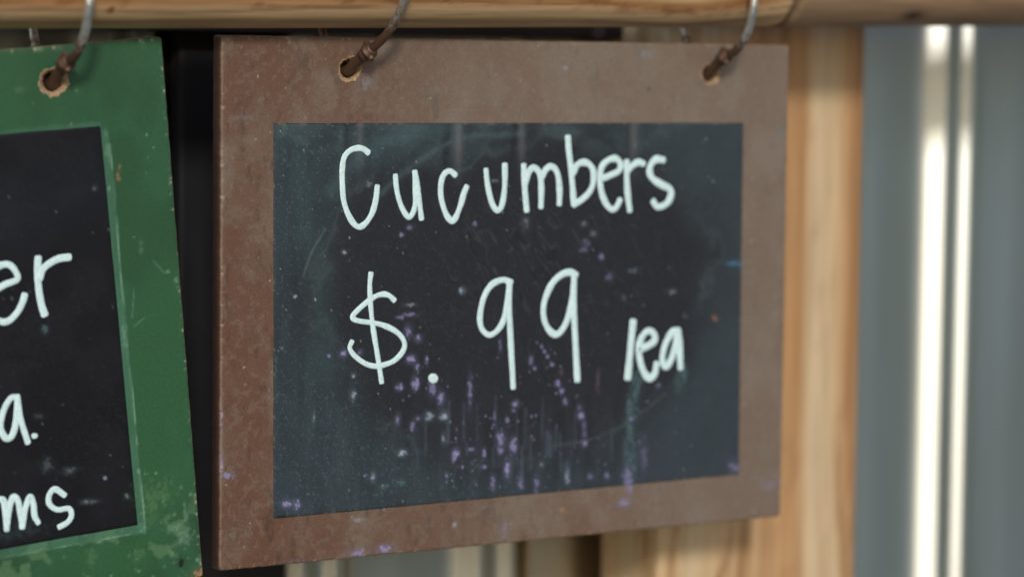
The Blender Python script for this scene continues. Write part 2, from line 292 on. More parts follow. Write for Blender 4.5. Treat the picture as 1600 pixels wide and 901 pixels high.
# handwriting (label, half width mm, strokes in mm on the board) and marks (x, z, radii mm, strength, colour)
BROWN_LETTERS=[["white capital letter C", 1.52, [[[-89.11, 70.36], [-91.95, 72.09], [-95.48, 72.36], [-99.34, 71.04], [-102.13, 68.02], [-103.14, 62.55], [-103.08, 55.85], [-102.32, 47.92], [-100.17, 41.77], [-96.96, 36.82], [-93.77, 34.79], [-90.24, 36.37], [-86.73, 40.91], [-84.65, 47.02], [-83.78, 53.76]]]], ["white letter u, first in the word", 1.47, [[[-73.68, 58.86], [-73.28, 54.85], [-72.15, 49.28], [-69.94, 43.69], [-67.38, 39.93], [-65.2, 39.14], [-63.06, 42.33], [-62.24, 47.27], [-62.46, 54.71], [-62.89, 60.59]], [[-62.67, 60.59], [-61.38, 55.31], [-60.38, 49.1], [-59.44, 42.26], [-58.81, 38.21]]]], ["white letter c", 1.57, [[[-39.86, 59.1], [-42.46, 60.81], [-45.39, 60.09], [-47.34, 57.0], [-48.01, 52.03], [-47.45, 47.03], [-45.18, 40.75], [-42.93, 37.59], [-41.08, 36.42], [-38.89, 38.76], [-36.37, 44.35], [-34.59, 49.96], [-33.14, 52.95]]]], ["white letter u, second in the word", 1.58, [[[-21.85, 61.09], [-21.26, 56.06], [-19.68, 49.11], [-17.74, 44.03], [-15.22, 41.33], [-12.83, 42.68], [-11.39, 47.72], [-10.74, 55.29], [-10.85, 63.51]]]], ["white letter m", 1.71, [[[0.37, 63.08], [0.76, 56.42], [1.31, 50.06], [2.35, 41.14]], [[1.63, 54.5], [3.23, 59.56], [5.87, 62.08], [8.95, 60.46], [10.54, 56.3], [11.02, 49.92], [10.89, 42.78]], [[11.3, 57.25], [13.54, 61.05], [16.6, 62.61], [19.71, 60.66], [21.32, 56.17], [22.04, 49.76], [21.9, 44.0]]]], ["white letter b", 1.77, [[[26.66, 76.91], [27.31, 70.19], [28.59, 62.49], [29.75, 52.86], [30.83, 43.84]], [[30.84, 43.52], [35.49, 45.7], [40.12, 49.49], [42.41, 53.98], [42.47, 59.78], [39.9, 63.35], [35.97, 64.48], [32.47, 63.1], [30.19, 59.59]]]], ["white letter e in the word", 1.76, [[[49.45, 56.6], [54.18, 58.23], [58.12, 59.94], [59.26, 62.85], [57.62, 65.45], [54.83, 66.25], [50.5, 64.87], [47.4, 61.67], [46.7, 55.86], [47.6, 49.38], [50.47, 43.51], [54.08, 40.53], [56.85, 41.46], [59.01, 45.0]]]], ["white letter r", 1.81, [[[62.97, 64.43], [63.21, 55.66], [63.91, 47.85], [65.25, 40.01]], [[63.93, 60.2], [66.84, 62.77], [70.42, 64.17], [73.24, 63.5]]]], ["white letter s", 1.91, [[[85.74, 65.22], [81.27, 65.58], [78.09, 62.67], [77.52, 58.75], [79.84, 55.46], [84.75, 52.78], [89.67, 50.74], [91.35, 48.09], [89.8, 44.17], [86.59, 41.92], [82.54, 41.34], [80.06, 44.0]]]], ["white dollar sign", 1.37, [[[-73.91, -0.91], [-76.56, 1.23], [-79.63, 2.09], [-83.56, 1.47], [-87.89, -0.64], [-93.06, -4.21], [-96.66, -7.45], [-96.3, -9.19], [-93.01, -10.38], [-87.8, -11.19], [-80.81, -12.6], [-73.77, -15.53], [-69.33, -19.14], [-67.71, -23.01], [-69.26, -26.74], [-73.63, -30.34], [-78.89, -31.99], [-84.13, -32.49], [-89.37, -31.11], [-94.59, -27.84], [-97.64, -24.69], [-98.35, -22.41], [-97.25, -20.2]], [[-86.95, 12.12], [-87.52, 7.25], [-87.19, -0.28], [-86.25, -9.36], [-84.96, -16.96], [-82.86, -27.64], [-80.56, -40.25]]]], ["white round decimal point", 2.73, [[[-51.45, -39.98], [-51.23, -40.05]]]], ["white digit 9 nearer the decimal point", 1.61, [[[-6.67, 5.42], [-11.23, 6.84], [-17.61, 4.82], [-21.68, -0.11], [-23.85, -6.36], [-24.52, -12.67], [-22.96, -17.49], [-18.8, -20.2], [-14.3, -18.16], [-10.59, -13.22], [-8.8, -5.33], [-7.41, 3.85]], [[-7.42, 5.13], [-7.26, -6.98], [-6.29, -22.96], [-4.44, -46.71]]]], ["white digit 9 nearer the letters", 1.79, [[[32.51, 8.1], [29.15, 9.39], [24.42, 8.59], [19.26, 5.21], [15.57, -0.15], [13.31, -6.34], [13.4, -12.62], [15.84, -18.21], [20.14, -21.53], [23.91, -20.12], [27.16, -15.52], [29.44, -9.3], [31.22, -0.68], [31.48, 7.03]], [[31.57, 7.19], [31.24, -2.26], [31.9, -14.13], [33.11, -29.99], [34.31, -45.11]]]], ["short white upright stroke", 2.05, [[[68.45, -17.16], [67.61, -25.14], [66.62, -35.52], [65.62, -45.5]]]], ["small white letter e", 1.98, [[[73.62, -31.18], [79.31, -29.26], [82.25, -26.97], [81.69, -23.72], [78.19, -22.21], [74.49, -24.63], [72.42, -30.16], [73.03, -36.62], [75.62, -43.18], [79.14, -46.59], [82.57, -44.34], [83.67, -39.54]]]], ["small white letter a", 2.01, [[[97.13, -22.99], [93.14, -23.8], [89.25, -29.3], [87.38, -35.68], [87.96, -39.75], [90.47, -40.68], [93.39, -36.77], [95.76, -29.58], [97.14, -23.56]], [[97.14, -23.16], [98.07, -29.68], [99.01, -41.9]]]]]
GREEN_LETTERS=[["pale letter e at the end of the top line", 1.59, [[[76.1, 20.23], [81.17, 22.29], [86.84, 23.67], [86.85, 26.58], [84.33, 30.32], [80.74, 31.12], [76.12, 29.37], [72.84, 24.43], [71.76, 16.94], [73.54, 9.85], [77.27, 6.17], [81.32, 5.96], [85.71, 9.24], [88.53, 13.34], [89.78, 16.26]]]], ["pale letter r", 1.84, [[[97.75, 31.83], [96.92, 26.16], [96.81, 18.48], [97.42, 11.47], [98.5, 6.86]], [[97.82, 23.36], [99.63, 27.0], [104.0, 29.57], [108.26, 30.77], [112.43, 30.76]]]], ["pale letter a", 1.55, [[[82.32, -28.61], [79.02, -28.76], [75.31, -33.59], [73.05, -40.47], [74.77, -45.68], [77.46, -46.09], [80.07, -41.51], [82.21, -29.94]], [[82.3, -28.92], [83.05, -38.85], [85.41, -49.36]]]], ["small pale full stop", 1.5, [[[88.81, -47.17], [88.97, -47.19]]]], ["pale letter m", 1.48, [[[66.79, -73.59], [70.64, -73.18], [71.86, -75.46], [71.92, -86.89]], [[71.97, -86.38], [74.05, -77.89], [76.12, -73.24], [78.21, -74.41], [79.07, -80.8], [79.27, -87.09]], [[79.49, -87.13], [81.64, -79.14], [84.28, -74.36], [85.64, -77.71], [85.72, -82.95], [87.09, -86.31]]]], ["pale letter s", 1.39, [[[100.83, -76.0], [96.65, -72.7], [93.67, -74.84], [93.3, -78.97], [96.93, -82.18], [102.5, -82.58], [103.55, -85.91], [101.39, -88.71], [97.34, -90.13]]]]]
BROWN_MARKS=[[-101.8, -25.9, 1.41, 1.23, 1, "p"], [-109.8, -26.2, 0.7, 0.61, 0.8, "p"], [-92.6, -25.7, 1.42, 1.24, 0.5, "p"], [-65.7, -16.3, 1.45, 2.18, 0.8, "p"], [-59.9, -20.3, 1.46, 1.25, 1, "p"], [-63.8, -30.2, 1.82, 1.56, 1, "p"], [-60.5, -34.1, 1.1, 1.25, 0.8, "p"], [-55.0, -31.2, 0.73, 1.57, 0.8, "p"], [-70.5, -43.3, 1.45, 1.25, 1, "p"], [-61.1, -41.6, 1.46, 2.19, 1, "p"], [-51.6, -45.5, 1.84, 2.83, 0.6, "p"], [-46.4, -50.5, 1.48, 2.52, 0.9, "p"], [-29.7, -47.6, 0.94, 5.71, 0.7, "p"], [-44.8, -58.8, 1.85, 1.58, 0.9, "w"], [-53.3, -58.6, 1.84, 1.57, 0.7, "w"], [-59.5, -59.2, 1.1, 0.94, 0.9, "p"], [-71.1, -59.1, 1.09, 1.88, 0.8, "p"], [-62.7, -62.8, 1.1, 1.88, 0.6, "p"], [-96.3, -46.2, 1.07, 1.85, 0.8, "w"], [-117.7, -55.5, 0.52, 1.84, 0.7, "w"], [-68.4, -75.6, 1.82, 1.25, 0.9, "w"], [-37.6, -77.3, 1.49, 1.59, 1, "p"], [-39.0, -79.7, 0.93, 1.9, 0.7, "p"], [-84.6, -86.1, 1.08, 1.56, 0.8, "w"], [-88.9, -85.1, 0.72, 0.62, 0.8, "p"], [-69.7, -89.9, 3.28, 1.26, 0.45, "t"], [-78.0, -91.2, 1.81, 0.94, 0.5, "t"], [-42.6, -88.4, 0.74, 0.95, 0.9, "p"], [-132.3, -95.9, 2.08, 1.53, 1, "p"], [-126.8, -96.6, 1.39, 1.54, 1, "p"], [-11.3, -73.9, 1.9, 3.85, 0.9, "p"], [-7.3, -88.3, 1.53, 2.9, 1, "p"], [-15.6, -93.8, 1.14, 2.89, 0.6, "p"], [-21.1, -78.7, 0.76, 1.92, 0.7, "p"], [-21.7, -85.7, 1.51, 0.8, 0.8, "p"], [-28.6, -76.3, 1.5, 0.8, 0.7, "p"], [-8.0, -63.2, 0.95, 0.8, 0.7, "p"], [-15.3, -60.8, 0.76, 1.6, 0.6, "p"], [-45.1, -69.8, 0.74, 1.9, 0.6, "w"], [-64.7, -8.3, 2.9, 0.78, 0.6, "p"], [-70.5, -9.6, 1.81, 0.62, 0.5, "p"], [-64.8, -3.6, 2.54, 0.62, 0.5, "w"], [-2.8, -55.5, 1.34, 1.28, 1, "p"], [-4.3, -58.6, 0.76, 0.64, 0.8, "p"], [-3.7, -76.0, 1.53, 2.9, 0.8, "p"], [0.8, -94.6, 1.35, 2.58, 0.9, "p"], [10.4, -96.3, 1.16, 3.24, 0.5, "p"], [29.1, -93.7, 1.18, 2.61, 0.7, "w"], [13.4, -86.8, 1.16, 0.97, 0.6, "w"], [12.5, -27.6, 0.58, 0.8, 0.8, "p"], [14.1, -30.0, 0.58, 0.64, 0.8, "p"], [16.1, -32.3, 0.77, 0.97, 0.8, "p"], [18.9, -36.6, 0.97, 0.81, 0.8, "p"], [24.7, -40.8, 1.17, 0.97, 0.7, "r"], [22.5, -46.5, 1.36, 1.13, 1, "p"], [24.9, -50.5, 1.17, 1.3, 0.7, "p"], [27.3, -55.8, 1.17, 1.3, 0.7, "p"], [36.8, -63.5, 1.38, 1.31, 1, "p"], [36.0, -59.2, 1.18, 1.3, 0.5, "p"], [39.4, -78.1, 1.19, 1.15, 1, "p"], [38.9, -71.2, 1.19, 4.58, 0.35, "p"], [6.1, -34.1, 1.15, 1.93, 0.5, "p"], [8.4, -38.1, 0.96, 0.8, 0.6, "p"], [-12.3, -25.9, 0.76, 3.83, 0.35, "p"], [65.1, -110.1, 2.43, 1.66, 0.9, "p"], [66.9, -96.3, 2.43, 4.64, 0.6, "p"], [67.8, -102.0, 1.62, 3.32, 0.5, "p"], [76.8, -86.4, 1.63, 6.64, 0.3, "p"], [71.3, -48.4, 2.83, 5.28, 0.5, "t"], [69.8, -55.2, 2.43, 5.28, 0.45, "t"], [67.9, -62.4, 2.83, 6.6, 0.5, "t"], [68.1, -75.2, 2.43, 7.27, 0.4, "t"], [68.3, -87.2, 3.24, 7.95, 0.3, "t"], [101.4, -45.3, 1.65, 4.67, 0.5, "t"], [98.2, -50.8, 2.06, 4.0, 0.35, "t"], [85.1, -50.4, 1.23, 1.0, 0.6, "p"], [47.2, -46.2, 1.19, 4.58, 0.25, "r"], [120.8, -17.1, 1.68, 1.34, 0.6, "o"], [135.5, -96.4, 2.56, 2.72, 0.5, "p"], [132.3, 11.0, 4.22, 1.01, 0.7, "b"], [137.0, 10.6, 1.69, 1.01, 0.9, "b"], [43.3, -94.7, 1.19, 1.31, 0.5, "p"], [53.6, -95.4, 1.2, 1.32, 0.5, "p"], [68.0, -67.3, 1.21, 0.99, 0.5, "p"], [-101.8, 22.9, 0.88, 0.76, 0.9, "w"], [-34.8, 2.2, 1.3, 1.1, 1, "w"], [48.2, 16.7, 1.19, 1.3, 0.7, "p"], [53.1, 6.1, 1.59, 1.63, 0.3, "p"], [68.6, 9.2, 2.41, 0.98, 0.3, "w"], [92.7, -2.4, 2.05, 0.99, 0.35, "w"], [62.4, -4.3, 1.2, 0.98, 0.35, "w"], [-128.4, 2.7, 0.69, 0.61, 0.9, "w"], [-96.0, -36.4, 0.89, 0.77, 0.8, "w"], [-135.2, -21.7, 0.52, 0.46, 0.9, "w"], [-65.2, 34.0, 1.45, 0.93, 0.5, "p"], [-69.8, 30.4, 1.08, 0.77, 0.7, "p"], [-28.1, 34.8, 0.93, 0.94, 0.5, "p"], [1.7, 35.1, 1.91, 2.86, 0.3, "w"], [36.9, 33.4, 1.18, 0.97, 0.6, "w"], [43.6, 28.4, 1.58, 1.3, 0.3, "w"], [38.6, 24.3, 1.96, 1.29, 0.25, "p"], [-16.4, 56.0, 1.88, 0.63, 0.3, "w"], [-88.6, 55.4, 1.77, 1.23, 0.3, "w"], [36.7, 20.5, 2.35, 0.97, 0.3, "p"], [-125.9, -125.3, 5.58, 1.23, 0.9, "p"], [-93.2, -122.5, 3.22, 1.56, 0.9, "p"], [-78.1, -121.9, 3.26, 1.57, 1, "p"], [-163.7, -79.9, 3.03, 1.06, 0.9, "p"], [-166.4, -73.7, 0.5, 2.71, 0.8, "p"], [-166.9, -52.0, 0.5, 7.82, 0.5, "p"], [-8.4, -118.4, 1.53, 3.87, 0.35, "p"], [-37.5, -113.2, 1.12, 0.96, 0.6, "w"], [-160.2, -107.4, 1.69, 2.43, 0.5, "g"], [-156.0, 86.9, 3.69, 1.49, 0.4, "g"], [-160.9, 60.2, 2.01, 2.08, 0.45, "g"], [26.2, -110.1, 1.18, 0.98, 0.8, "o"], [24.7, 111.4, 1.55, 0.8, 0.4, "w"], [76.2, 101.1, 1.61, 1.3, 0.6, "k"], [163.5, 78.7, 2.15, 3.03, 0.5, "t"], [160.6, -107.0, 5.21, 2.75, 0.25, "p"], [155.9, -88.9, 4.32, 4.11, 0.2, "g"], [-92.6, -106.7, 2.86, 0.94, 0.35, "w"], [-131.9, 122.8, 0.68, 0.9, 0.3, "w"], [107.0, 127.5, 8.22, 1.64, 0.2, "w"], [-54.2, 100.5, 5.82, 3.09, 0.25, "g"], [-90.1, 103.9, 3.18, 2.44, 0.25, "w"], [73.8, 118.6, 4.01, 1.94, 0.2, "w"], [0.8, 100.7, 2.28, 2.53, 0.25, "r"], [-112.4, -63.2, 1.75, 0.46, 0.5, "k"], [-115.2, -61.5, 1.4, 0.61, 0.5, "k"], [-134.7, -101.5, 4.15, 0.46, 0.8, "k"], [-120.9, -93.1, 2.45, 0.37, 0.3, "k"]]
GREEN_MARKS=[[146.5, -83.3, 7.2, 5.06, 0.55, "l"], [142.6, -94.7, 3.92, 2.98, 0.3, "l"], [111.8, -106.8, 1.91, 4.12, 0.5, "l"], [135.5, -109.4, 2.93, 2.68, 0.45, "l"], [159.1, -105.3, 3.32, 4.8, 0.45, "c"], [153.6, -100.1, 4.62, 1.5, 0.35, "c"], [160.7, -94.1, 0.83, 4.8, 0.5, "c"], [156.5, -116.7, 1.99, 2.7, 1.3, "k"], [141.2, 68.4, 0.64, 1.45, 0.5, "o"], [139.9, 64.4, 0.8, 1.74, 0.5, "o"], [161.1, 18.6, 0.81, 0.59, 0.8, "c"], [165.3, 14.2, 0.82, 1.18, 0.7, "c"], [135.8, 76.7, 0.95, 6.36, 0.5, "c"], [135.3, 59.0, 0.63, 1.45, 0.9, "c"], [136.9, -9.8, 0.96, 6.45, 0.6, "c"], [148.6, 31.3, 0.97, 2.63, 0.3, "c"], [113.2, 125.5, 2.16, 0.71, 0.5, "o"], [122.5, 125.7, 2.8, 0.57, 0.35, "o"], [157.8, 123.4, 0.96, 2.03, 0.4, "c"], [98.2, -0.3, 1.4, 1.3, 0.5, "t"], [165.5, -124.4, 3.01, 2.41, 1, "o"], [161.8, 125.4, 3.21, 0.87, 0.5, "k"], [93.7, -61.5, 2.18, 2.32, 0.15, "w"], [104.4, -65.6, 2.52, 1.17, 0.25, "w"], [111.2, -80.8, 1.9, 0.73, 0.5, "w"], [114.7, -81.4, 2.23, 0.59, 0.3, "w"], [121.6, -71.5, 0.64, 0.59, 0.6, "w"], [131.7, -81.8, 0.97, 0.89, 0.6, "c"], [128.1, 60.6, 0.95, 0.87, 0.25, "w"], [77.9, -89.1, 12.36, 2.9, 0.12, "t"], [95.5, 107.0, 2.44, 1.41, 0.2, "c"], [91.7, -38.7, 1.86, 1.16, 0.1, "w"]]

# ------------------------------------------------------------------ signs
def slab(name, W, H, T, cell, holes, painter, side_col, m, parent, seed, thick_jit=.00025, xlim=None):
    b = .0012; hx, hz = W/2-b, H/2-b
    if xlim is None: xs = np.linspace(-hx, hx, int(W/cell))
    else: xs = np.concatenate([np.linspace(-hx, xlim, 30)[:-1], np.linspace(xlim, hx, int((hx-xlim)/cell))])
    zs = np.linspace(-hz, hz, int(H/cell)); nx, nz = len(xs), len(zs)
    X, Z = np.meshgrid(xs, zs, indexing='ij'); X = X.copy(); Z = Z.copy()
    Y = .00022*(fbm(X, Z, .03, seed, 3)-.5)
    e = np.minimum(np.minimum(X+hx, hx-X), np.minimum(Z+hz, hz-Z))
    ch = sstep(.6, .8, fbm(X, Z, .0018, seed+50, 3))*np.exp(-e/.0005)*.7    # worn nicks at the arris
    Y = Y+ch*.0006; hole_mask = np.zeros(X.shape, bool); cl = cell
    for (cx, cz, r0, hs) in holes:
        dx, dz = X-cx, Z-cz; rho = np.hypot(dx, dz); ang = np.arctan2(dz, dx)
        rr = hole_r(ang, r0, hs); near = np.abs(rho-rr) < cl*.75
        s = np.where(near, rr/np.maximum(rho, 1e-9), 1); X = cx+dx*s; Z = cz+dz*s
        hole_mask |= rho*s < rr*.999
    V = np.stack([X, Y, Z], -1).reshape(-1, 3)
    i, j = np.meshgrid(np.arange(nx-1), np.arange(nz-1), indexing='ij'); q = (i*nz+j)
    F = np.stack([q, q+nz, q+nz+1, q+1], -1)
    bad = hole_mask[:-1, :-1] | hole_mask[1:, :-1] | hole_mask[1:, 1:] | hole_mask[:-1, 1:]
    F = F[~bad].reshape(-1, 4)
    C = painter(X.ravel(), Z.ravel(), ch.ravel())
    # rounded rim and sides
    lp = np.concatenate([np.arange(nx)*nz, (nx-1)*nz+np.arange(1, nz), (np.arange(nx-2, -1, -1))*nz+nz-1, np.arange(nz-2, 0, -1)]); n = len(lp)
    P = V[lp]; sgn = np.stack([np.where(P[:, 0] >= hx-1e-6, 1, np.where(P[:, 0] <= -hx+1e-6, -1, 0)), np.where(P[:, 2] >= hz-1e-6, 1, np.where(P[:, 2] <= -hz+1e-6, -1, 0))], -1).astype(float)
    ln = np.linalg.norm(sgn, axis=1, keepdims=True); sgn /= np.maximum(ln, 1)
    jit = thick_jit*(fbm(P[:, 0]+P[:, 2], P[:, 2]-P[:, 0], .003, seed+5, 3)-.5)*2
    rings = [V]; cols = [C]; faces = [F]; prev = lp; base = len(V); cf = C[lp]
    for k, (off, y) in enumerate(((b*.35, .0001), (b*.75, .0005), (b, .0013), (b, T*.5), (b, T-.0008), (b*.5, T))):
        Q = P.copy(); Q[:, 0] += sgn[:, 0]*(off+jit*(k > 0)); Q[:, 2] += sgn[:, 1]*(off+jit*(k > 0)); Q[:, 1] = P[:, 1]*(1 if k < 1 else .3)+y
        rings.append(Q); idx = base+np.arange(n); base += n
        f = (0, .5, .9, 1, 1, 1)[k]; nn = fbm(Q[:, 0]+Q[:, 1], Q[:, 2]+Q[:, 1], .01, seed+8, 4)
        cc = cf*(1-f)+np.array(side_col)*f*(.75+.5*nn)[:, None]; cols.append(mix(cc, srgb(176, 150, 120), (.5+.5*sstep(.4, .8, fbm(P[:, 0]*1.0, P[:, 2], .004, seed+14, 4)))*(.15, .5, .1, 0, 0, 0)[k]))
        faces.append(np.stack([prev, np.roll(prev, -1), np.roll(idx, -1), idx], -1)[:, ::-1]); prev = idx
    V = np.vstack(rings+[[(0, T, 0)]]); C = np.vstack(cols+[np.array([side_col])])
    T3 = np.stack([prev, np.roll(prev, -1), np.full(n, base)], -1)[:, ::-1]
    return mesh(name, V, faces+[T3], [m], parent, colors=C)
def hole_r(ang, r0, hs):
    return r0*(1+.07*np.sin(2*ang+hs)+.05*np.sin(5*ang+2.1*hs)+.035*np.sin(11*ang+hs*3)+.03*np.sin(23*ang+hs*5)+.12*np.exp(-((np.mod(ang+math.pi/2+.35+math.pi, 2*math.pi)-math.pi)/.16)**2))
def hole_rim(cx, cz, r0, hs, T, parent, mouth):
    th = np.linspace(0, 2*math.pi, 97)[:-1]; r = hole_r(th, r0, hs); rng = np.random.RandomState(int(hs*10)+3); V = []
    inner = min(r0*.9, r0-mouth)
    prof = [(1.04, -.0001), (1.0, -.00028), (.95, .0), (None, .0012), (None, .003), (None, .006), (None, T-.0004)]
    for k, (s, y) in enumerate(prof):
        rad = r*s if s else inner*(1-.02*k)+.00025*rng.randn(96).cumsum()*0+.00012*rng.randn(96)
        V.append(np.column_stack([cx+rad*np.cos(th), np.full(96, y)+.00010*rng.randn(96)*(k < 4), cz+rad*np.sin(th)]))
    rb = inner*.5; V = np.concatenate(V); n = 96; j = np.arange(n); K = len(prof)
    F = np.concatenate([np.stack([k*n+j, k*n+(j+1) % n, (k+1)*n+(j+1) % n, (k+1)*n+j], -1)[:, ::-1] for k in range(K-1)])
    return mesh('hole_rim', V, [F], [M_fibre], parent)

def frame_paint(inner, base_c, red_c, grey_c, marks, seed, edge_c):
    def f(x, z, ch):
        C = np.empty((len(x), 3)); C[:] = srgb(*base_c)
        glare = sstep(-.16, .12, x+.35*z+.10*(fbm(x, z, .05, seed+77, 4)-.5))
        n = fbm(x, z, .035, seed, 4); C = mix(C, srgb(*red_c), sstep(.42, .62, n)*.7)
        n2 = fbm(x, z, .022, seed+9, 5, 1, 1.6); C = mix(C, srgb(*grey_c), sstep(.42, .75, n2)*.6)
        n3 = fbm(x, z, .0028, seed+19, 4); C = mix(C, srgb(*grey_c), sstep(.5, .75, n3)*.35)
        C = mix(C, srgb(58, 40, 34), sstep(.62, .8, fbm(x, z, .004, seed+23, 4, 1, 2))*.4)
        C = mix(C, srgb(138, 126, 112), glare*.5)  # grey glare growing to the upper right, painted into the colour
        n4 = vnoise(x/.0006+9, z/.0006+9, seed+29); C = mix(C, srgb(170, 158, 142), sstep(.86, .99, n4)*.28*sstep(.35, .65, n2))
        rng = np.random.RandomState(seed)
        W2, H2 = np.abs(x).max(), np.abs(z).max()
        C = specks(C, x, z, 260, rng, srgb(205, 195, 175), .0003, .0007, (-W2, W2, -H2, H2), .7)
        C = specks(C, x, z, 60, rng, srgb(60, 36, 30), .0004, .001, (-W2, W2, -H2, H2), .5)
        C = mix(C, srgb(*edge_c), np.clip(ch*1.2, 0, .9))
        for k in range(34):                      # fine scratches
            u, v = rng.uniform(-W2, W2), rng.uniform(-H2, H2); a = rng.uniform(0, 3.14); l = rng.uniform(.004, .016)
            m = (np.abs(x-u) < l+.002) & (np.abs(z-v) < l+.002)
            if m.any(): C[m] = segs(C[m], x[m], z[m], [(u, v), (u+l*math.cos(a), v+l*math.sin(a))], .00028, srgb(*grey_c), .5, seed)
        return apply_marks(C, x, z, marks, seed+3)
    return f
def sheet(name, quad, cell, painter, height, m, parent, y0=-.0003):
    """thin film between four corners TL TR BR BL, lying on the board"""
    TL, TR, BR, BL = map(np.array, quad); nu = int(np.linalg.norm(TR-TL)/cell); nv = int(np.linalg.norm(BL-TL)/cell)
    U, Vv = np.meshgrid(np.linspace(0, 1, nu), np.linspace(0, 1, nv), indexing='ij')
    P = (TL*(1-U)[..., None]+TR*U[..., None])*(1-Vv)[..., None]+(BL*(1-U)[..., None]+BR*U[..., None])*Vv[..., None]
    x, z = P[..., 0], P[..., 1]; e = np.minimum(np.minimum(U, 1-U)*.28, np.minimum(Vv, 1-Vv)*.18)
    h = height(x, z)*sstep(0, .01, e)
    # slightly uneven cut edge
    Y = y0-h+np.where(e < 1e-6, .00032, 0)
    V = np.stack([x, Y, z], -1).reshape(-1, 3); i, j = np.meshgrid(np.arange(nu-1), np.arange(nv-1), indexing='ij'); q = i*nv+j
    F = np.stack([q, q+1, q+nv+1, q+nv], -1).reshape(-1, 4)
    return mesh(name, V, [F], [m], parent, colors=painter(x.ravel(), z.ravel()))
def ribbon(name, strokes, hw, m, parent, y0, seed, label):
    rng = np.random.RandomState(seed); VV = []; FF = []; base = 0
    for si, st in enumerate(strokes):
        P = np.array(st); n = len(P)
        if n > 2:                              # Catmull-Rom
            Q = np.vstack([2*P[0]-P[1], P, 2*P[-1]-P[-2]]); out = []
            for k in range(n-1):
                p0, p1, p2, p3 = Q[k:k+4]
                for t in np.linspace(0, 1, 9)[:-1]:
                    out.append(.5*((2*p1)+(-p0+p2)*t+(2*p0-5*p1+4*p2-p3)*t*t+(-p0+3*p1-3*p2+p3)*t**3))
            P = np.vstack(out+[P[-1]])
        T = np.gradient(P, axis=0); T /= np.linalg.norm(T, axis=1, keepdims=True)
        N = np.column_stack([-T[:, 1], T[:, 0]]); m_ = len(P)
        wv = hw*(.98+.22*(vnoise(np.arange(m_)*.13+seed, np.full(m_, 3.), 5)-.5)+.02*rng.randn(m_))
        e_ = 2.0 if n == 2 else 3.2; le = 1. if n == 2 else .8
        cap = lambda s: max(0, 1-s**e_)**(1/e_)
        caps0 = [(P[0]-T[0]*hw*le*s, wv[0]*cap(s)) for s in (1.0, .96, .85, .65, .4)]
        caps1 = [(P[-1]+T[-1]*hw*le*s, wv[-1]*cap(s)) for s in (.4, .65, .85, .96, 1.0)]
        PP = np.array([c[0] for c in caps0]+list(P)+[c[0] for c in caps1]); WW = np.array([c[1] for c in caps0]+list(wv)+[c[1] for c in caps1])
        NN = np.vstack([np.repeat(N[:1], 5, 0), N, np.repeat(N[-1:], 5, 0)]); h = .00016+.00003*si
        prof = [(-1, 0), (-.9, .8), (-.45, 1), (.45, 1), (.9, .8), (1, 0)]
        for s, hh in prof:
            q = PP+NN*(WW*s)[:, None]; edge = (WW < hw*.3)
            VV.append(np.column_stack([q[:, 0], y0-h*np.where(edge, .3, hh)+(.0001 if hh == 0 else 0), q[:, 1]]))
        L = len(PP); j = np.arange(L-1)
        for k in range(len(prof)-1): FF.append(np.stack([base+k*L+j, base+k*L+j+1, base+(k+1)*L+j+1, base+(k+1)*L+j], -1))
        base += L*len(prof)
    o = mesh(name, np.vstack(VV), [np.vstack(FF)], [m], parent); o['label'] = label; return o

